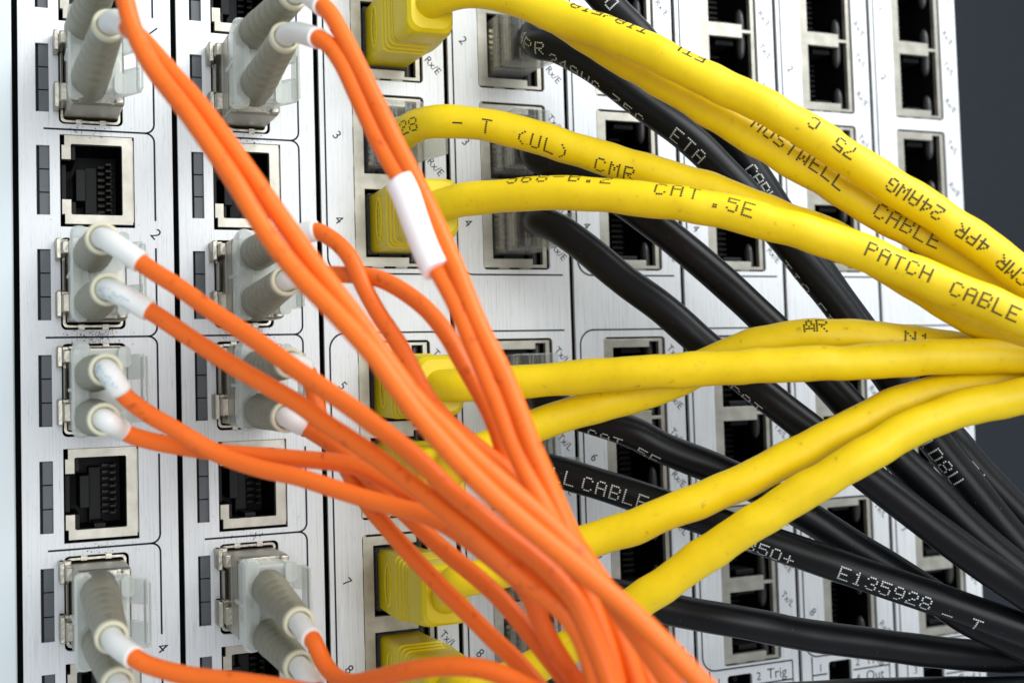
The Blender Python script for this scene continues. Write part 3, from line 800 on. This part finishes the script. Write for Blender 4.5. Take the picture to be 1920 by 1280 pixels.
btext('q', [dict(text='4PR', px=990, py=90, phi=14, pitch=.36), dict(text='24AWG', px=1048, py=94, phi=52, pitch=.40, gap=1.5, dphi=1.2), dict(text='75C', px=1168, py=165, phi=62, pitch=.40, gap=2.4), dict(text='ETA', px=1272, py=240, phi=22, pitch=.42, gap=1.8, dphi=.6),
            dict(text='TIA', px=1490, py=474, phi=72, pitch=.42, gap=1.6), dict(text='EI', px=1556, py=556, phi=70, pitch=.42), dict(text='1D8U', px=1742, py=812, phi=30, pitch=.42, gap=1.6)])
btext('t', [dict(text='CAT.5E', px=1110, py=786, phi=64, pitch=.40, gap=1.6)])
btext('u', [dict(text='LL', px=1040, py=884, phi=14, pitch=.42, gap=1.4), dict(text='CABLE', px=1102, py=900, phi=14, pitch=.42, gap=1.5), dict(text='350+', px=1404, py=1000, phi=38, pitch=.40, gap=1.2), dict(text='E135928', px=1572, py=1060, phi=22, pitch=.41, gap=1.25, dphi=.35), dict(text='- T', px=1770, py=1127, phi=44, pitch=.41, gap=1.5)])
btext('s', [dict(text='CAT', px=1390, py=705, phi=70, pitch=.4, gap=1.5)])

# ------------------------------------------------------------------ fibre transceivers and duplex fibre cords
def transceiver(x0, cy, label):
    root = tag(empty('fibre_transceiver', W(x0 + 12.7, cy, 0)), label, 'transceiver', 'fibre transceivers plugged into the two left cards')
    og = Vector(root.location)
    mb = MB()
    mb.loft([(rect(x0 + 8.0, cy - 7.2, x0 + 17.4, cy + 7.2), -10), (rect(x0 + 8.0, cy - 7.2, x0 + 17.4, cy + 7.2), 6.6), (rect(x0 + 8.6, cy - 6.9, x0 + 17.1, cy + 6.9), 6.9)])
    mb.loft([(rr(x0 + 8.1, cy - 7.5, x0 + 17.5, cy + 7.5, .5, 2), 6.9), (rr(x0 + 8.1, cy - 7.5, x0 + 17.5, cy + 7.5, .5, 2), 12.0), (rr(x0 + 8.4, cy - 7.2, x0 + 17.2, cy + 7.2, .5, 2), 12.5)])
    for s in (-1, 1):
        mb.box(x0 + 9.6, cy + s * 6.4 - .9, x0 + 15.2, cy + s * 6.4 + .9, 12.5, 13.2, .15)
        mb.box(x0 + 15.8, cy + s * 6.4 - .9, x0 + 17.4, cy + s * 6.4 + .9, 12.5, 13.6, .25)
    b = mb.build('body', 'zinc', root, og)
    for y0, y1 in ((cy - 8.0, cy - 4.2), (cy + 1.6, cy + 6.4)):
        mb = MB()
        mb.box(x0 + 6.0, y0, x0 + 7.0, y1, .02, 4.2, .2); mb.box(x0 + 6.9, y0 + .7, x0 + 8.4, y1 - .7, .1, 6.5, .25); mb.box(x0 + 6.05, y0, x0 + 8.2, y0 + .8, .05, 2.2, .15)
        mb.build('latch_tab', 'zinc', root, og)
    mb = MB()
    mb.box(x0 + 7.25, cy - 4.0, x0 + 7.55, cy + 1.6, -1, 3.4, .1); mb.build('bail_wire', 'zinc', b, og)
    return root

def fibre_cord(x0, cy, label, ends, marker=None, cut=None):
    """ends: two dicts with base, tip, tube pixels and the strand's trace"""
    root = tag(empty('duplex_fibre_cord', W(x0 + 12.7, cy, 8)), label, 'fibre cable', 'orange duplex fibre cords')
    og = Vector(root.location)
    # translucent duplex clip
    mb = MB()
    for s in (-1, 1):
        yc = cy + s * 3.75
        mb.box(x0 + 8.9, yc - 3.0, x0 + 16.2, yc + 3.0, 12.6, 19.0, .5)
    mb.loft([(rr(x0 + 8.0, cy - 7.0, x0 + 10.6, cy + 7.0, .9, 3), 13.5), (rr(x0 + 7.6, cy - 7.8, x0 + 10.4, cy + 7.8, 1.1, 3), 17), (rr(x0 + 7.5, cy - 8.2, x0 + 10.5, cy + 8.2, 1.2, 3), 20.6), (rr(x0 + 7.9, cy - 7.8, x0 + 10.2, cy + 7.8, 1.1, 3), 21.4)])
    mb.box(x0 + 7.25, cy - .3, x0 + 7.8, cy + .3, 14, 20.5, .15)
    mb.box(x0 + 9.8, cy - 6.7, x0 + 16.4, cy + 6.7, 19.0, 20.6, .5)
    for s in (-1, 1):
        mb.loft([(rr(x0 + 14.9, cy + s * 5.2 - 1.7, x0 + 16.9, cy + s * 5.2 + 1.7, .8, 3), 15.5), (rr(x0 + 15.0, cy + s * 5.4 - 1.8, x0 + 17.1, cy + s * 5.4 + 1.8, .8, 3), 21.2)])
    clip = mb.build('duplex_clip', 'clip_clear', root, og)
    mb = MB()                                             # trigger on the right
    for s in (-1, 1):
        yc = cy + s * 3.75
        prof = [(x0 + 16.2, 13.5), (x0 + 17.4, 13.1), (x0 + 19.6, 17.0), (x0 + 19.6, 18.0), (x0 + 18.8, 17.9), (x0 + 16.7, 14.8)]
        vs = [W(x, yc + dy, hh) for dy in (-2.2, 2.2) for x, hh in prof]; n = len(prof)
        mb.add(vs, [(q, (q + 1) % n, n + (q + 1) % n, n + q) for q in range(n)] + [tuple(range(n)), tuple(n + q for q in range(n))])
    mb.box(x0 + 19.2, cy - 5.6, x0 + 20.1, cy + 5.6, 15.6, 19.4, .3)
    mb.build('trigger', 'latch_clear', root, og)
    for e in ends:
        base = at_h(*e['base'], 20.5); tip = at_h(*e['tip'], e.get('th', 46))
        ax = tip - base; ln = np.linalg.norm(ax); ax = ax / ln
        b0 = base - ax * 3
        # boot: stepped taper
        def rev(prof, nm, mt, par, n=28):
            u = np.cross(ax, [0, 0, 1.0]); 
            if np.linalg.norm(u) < 1e-3: u = np.array([1.0, 0, 0])
            u /= np.linalg.norm(u); v = np.cross(ax, u)
            mb = MB(); vs = []; fs = []
            for q, (t, r) in enumerate(prof):
                for k in range(n):
                    a = 2 * math.pi * k / n; vs.append(W(*(b0 + ax * t + r * (math.cos(a) * u + math.sin(a) * v))))
                if q:
                    for k in range(n):
                        j = (k + 1) % n; fs.append(((q - 1) * n + k, (q - 1) * n + j, q * n + j, q * n + k))
            mb.add(vs, fs, True); mb.f.append(tuple(range(n))); mb.sm.append(False)
            mb.f.append(tuple((len(prof) - 1) * n + k for k in range(n))); mb.sm.append(False)
            return mb.build(nm, mt, par, og)
        L_ = ln + 3
        pr = [(0, 3.2), (L_ * .3, 3.1)]
        for q in range(5):
            t = L_ * (.34 + .12 * q); r = 3.0 - .1 * q
            pr += [(t, r), (t + .25, r - .09), (t + .55, r - .09), (t + .8, r - .02)]
        pr += [(L_ - 1.5, 2.45), (L_ - 1.45, 2.45)]
        bt = rev(pr, 'boot', 'boot_olive', root)
        rev([(L_ - 1.5, 2.5), (L_ - .3, 2.52), (L_, 2.35), (L_ - .1, 1.9), (L_ - 2, 1.8)], 'boot_rim', 'boot_rim', bt)
        # white furcation tube, then the orange strand
        start = tip - ax * 4
        prof = e['prof']
        strand = path(e['px'], prof)
        te = at(*e['tube'], float(np.interp(e['tube'][0], [p[0] for p in prof], [p[1] for p in prof])))
        mid = tip + ax * (1.5 + .12 * np.linalg.norm(te - tip))
        tb = Cable([start, tip, mid * .6 + (tip + te) * .2, te], 1.68, 0.0, 0, .5)
        mb = MB(); tb.mesh(mb, 20); tube = mb.build('furcation_tube', 'tube_white', root, og)
        if e.get('blue'):
            mb = MB()
            for q in range(26):
                tb.dots(mb, '-', *[float(z) for z in tb.proj()[int(len(tb.Q) * (.35 + .4 * rng.random()))]], phi=rng.uniform(0, 60), pitch=.22, rd=.14, miss=.55, seed=q)
            mb.build('tube_print', 'print_blue', tube, og, normals=False)
        d0 = strand[0] - te; tdir = tb.T[-1]
        cb = Cable(carry_on([te - tdir * .7, te + tdir * .4] + strand, 4, 12), e.get('rad', 1.36), 0.012, hash(label) % 7, .7)
        mb = MB(); cb.mesh(mb, 18); fo = mb.build('fibre_strand', 'orange_pvc', root, og)
        if e.get('marker'):
            (ax_, ay_), (bx_, by_) = e['marker']
            s0, s1 = cb.s_at(ax_, ay_), cb.s_at(bx_, by_)
            pts = [cb.frame(s)[0] for s in np.linspace(s0, s1, 9)]
            mk = Cable(pts, 2.45, 0.02, 3, .5); mb = MB(); mk.mesh(mb, 22); mb.build('marker_sleeve', 'marker_white', fo, og)
    return root

for ci in (0, 1):
    for k, cy in enumerate(SFP_Y):
        nm = 'the leftmost card' if ci == 0 else 'the second card from the left'
        transceiver(28 * ci, cy, 'nickel fibre transceiver %s %s' % (['in the topmost cage of', 'in the second cage down of', 'in the third cage down of', 'in the lowest visible cage of'][k], nm))

PF1 = [(225, 176), (400, 168), (650, 160), (900, 153), (1330, 145)]
PF2 = [(235, 184), (400, 178), (650, 169), (900, 160), (1150, 156)]
PF3 = [(235, 185), (420, 184), (640, 178), (900, 172), (1130, 168)]
PF1B = [(600, 188), (750, 180), (900, 171), (1000, 166), (1280, 160)]
PF2B = [(590, 194), (700, 188), (850, 178), (1000, 172), (1230, 165)]
PF3B = [(570, 197), (660, 192), (800, 186), (1070, 172)]
fibre_cord(0, SFP_Y[0], 'uppermost orange duplex fibre cord of the left column, its strands crossing the picture diagonally', [
    dict(base=(160, 46), tip=(197, -55), tube=(224, -50), prof=PF1, px=[(232, -12), (250, 55), (284, 123), (352, 213), (435, 333), (498, 435), (560, 515), (625, 583), (665, 625), (703, 668), (742, 722), (785, 780), (822, 822), (860, 865), (910, 915), (971, 970), (1037, 1025), (1110, 1085), (1184, 1147), (1250, 1212), (1320, 1285)]),
    dict(base=(168, 150), tip=(205, 45), tube=(240, 52), prof=[(p, d + 3.6) for p, d in PF1], px=[(258, 66), (281, 90), (311, 124), (376, 199), (461, 315), (528, 410), (583, 487), (640, 560), (690, 625), (735, 690), (785, 755), (835, 805), (880, 850), (940, 905), (1000, 957), (1060, 1012), (1112, 1070), (1155, 1135), (1205, 1205), (1265, 1290)])])
fibre_cord(28, SFP_Y[0], 'orange duplex fibre cord wearing the white marker sleeve', [
    dict(base=(478, 62), tip=(553, -12), tube=(606, 12), prof=PF1B, px=[(617, 22), (643, 67), (677, 133), (713, 207), (750, 283), (780, 340), (807, 395), (832, 450), (860, 515), (890, 590), (918, 650), (945, 702), (975, 775), (1000, 840), (1024, 895), (1045, 945), (1065, 990), (1095, 1050), (1132, 1120), (1162, 1190), (1200, 1300)]),
    dict(base=(482, 160), tip=(536, 68), tube=(596, 72), prof=[(p, d - 1) for p, d in PF1B], marker=((757, 338), (820, 508)), px=[(610, 78), (640, 117), (673, 187), (707, 260), (738, 316), (762, 355), (788, 425), (812, 488), (830, 522), (855, 570), (882, 634), (912, 705), (938, 767), (962, 832), (990, 892), (1015, 937), (1045, 992), (1080, 1062), (1110, 1132), (1140, 1210), (1160, 1290)])])
fibre_cord(0, SFP_Y[1], 'orange duplex fibre cord with two long white tubes, second down in the left column', [
    dict(base=(174, 476), tip=(192, 446), tube=(264, 492), prof=PF2, px=[(282, 505), (333, 537), (400, 585), (467, 629), (533, 676), (562, 697), (610, 730), (667, 770), (710, 802), (760, 840), (810, 885), (847, 922), (889, 955), (938, 996), (988, 1033), (1037, 1077), (1076, 1122), (1102, 1172), (1129, 1237), (1150, 1300)]),
    dict(base=(177, 566), tip=(202, 542), tube=(280, 582), blue=True, prof=[(p, d + 1) for p, d in PF2], px=[(296, 592), (367, 640), (433, 683), (500, 722), (560, 757), (610, 793), (660, 826), (710, 860), (760, 898), (810, 937), (845, 965), (885, 997), (932, 1042), (981, 1085), (1024, 1119), (1060, 1150), (1090, 1195), (1110, 1250), (1125, 1305)])])
fibre_cord(28, SFP_Y[1], 'orange duplex fibre cord arching over to the right, second down in the second column', [
    dict(base=(482, 474), tip=(538, 446), tube=(594, 432), prof=PF2B, px=[(606, 438), (630, 453), (657, 483), (683, 540), (712, 592), (735, 625), (752, 652), (775, 697), (800, 743), (835, 787), (872, 820), (922, 860), (962, 895), (1002, 937), (1046, 978), (1092, 1037), (1135, 1105), (1168, 1170), (1202, 1240), (1228, 1300)]),
    dict(base=(484, 566), tip=(538, 525), tube=(590, 515), prof=[(p, d + 2) for p, d in PF2B], px=[(612, 514), (650, 515), (700, 519), (743, 538), (800, 580), (840, 630), (868, 680), (892, 722), (917, 768), (937, 818), (952, 868), (975, 915), (1000, 955), (1035, 1010), (1080, 1070), (1112, 1140), (1136, 1220), (1152, 1295)])])
fibre_cord(0, SFP_Y[2], 'orange duplex fibre cord with short drooping white tubes, third down in the left column', [
    dict(base=(177, 700), tip=(199, 693), tube=(228, 735), blue=True, prof=PF3, px=[(240, 748), (280, 777), (330, 805), (412, 852), (487, 878), (560, 894), (610, 910), (672, 930), (735, 948), (806, 968), (870, 1005), (930, 1052), (985, 1100), (1003, 1138), (1021, 1180), (1043, 1221), (1074, 1268), (1096, 1305)]),
    dict(base=(176, 782), tip=(196, 786), tube=(228, 806), prof=[(p, d + 4) for p, d in PF3], px=[(243, 815), (300, 830), (412, 848), (487, 854), (560, 860), (635, 867), (685, 880), (750, 915), (820, 960), (890, 1004), (960, 1055), (1030, 1107), (1080, 1155), (1118, 1220), (1142, 1295)])])
fibre_cord(28, SFP_Y[2], 'orange duplex fibre cord mostly hidden behind others, third down in the second column', [
    dict(base=(484, 690), tip=(545, 680), tube=(572, 690), prof=[(p, d + 1) for p, d in PF3B], px=[(582, 705), (590, 745), (604, 795), (635, 850), (665, 905), (690, 946), (724, 987), (780, 1050), (840, 1113), (883, 1155), (925, 1198), (971, 1241), (1003, 1278), (1030, 1310)]),
    dict(base=(490, 770), tip=(538, 782), tube=(566, 797), prof=PF3B, px=[(580, 806), (612, 826), (660, 864), (710, 913), (761, 963), (800, 1001), (840, 1037), (889, 1077), (938, 1121), (978, 1168), (1020, 1221), (1063, 1277), (1085, 1310)])])
fibre_cord(0, SFP_Y[3], 'orange duplex fibre cord leaving along the bottom left edge, lowest in the left column', [
    dict(base=(187, 1110), tip=(210, 1196), tube=(252, 1232), prof=[(250, 178), (600, 170), (1200, 150)], px=[(268, 1242), (300, 1253), (360, 1267), (430, 1275), (520, 1287), (650, 1310), (800, 1340), (1000, 1350), (1150, 1380)]),
    dict(base=(189, 1203), tip=(222, 1284), tube=(262, 1320), prof=[(250, 178), (600, 170), (1200, 150)], px=[(280, 1330), (400, 1350), (600, 1370), (900, 1380), (1150, 1400)])])
fibre_cord(28, SFP_Y[3], 'orange duplex fibre cord curling into a low arch along the bottom edge', [
    dict(base=(503, 1100), tip=(562, 1168), tube=(585, 1196), prof=[(580, 190), (660, 182), (800, 172), (1000, 166), (1200, 155)], px=[(593, 1210), (603, 1235), (622, 1262), (656, 1279), (705, 1271), (769, 1256), (844, 1248), (919, 1256), (985, 1285), (1060, 1330), (1150, 1380)]),
    dict(base=(505, 1192), tip=(562, 1250), tube=(592, 1290), prof=[(580, 190), (660, 184), (800, 176), (1000, 168), (1200, 158)], px=[(600, 1310), (640, 1345), (750, 1370), (900, 1385), (1150, 1410)])])

SC.render.engine = 'CYCLES'
SC.cycles.max_bounces = 10; SC.cycles.transmission_bounces = 8; SC.cycles.transparent_max_bounces = 24
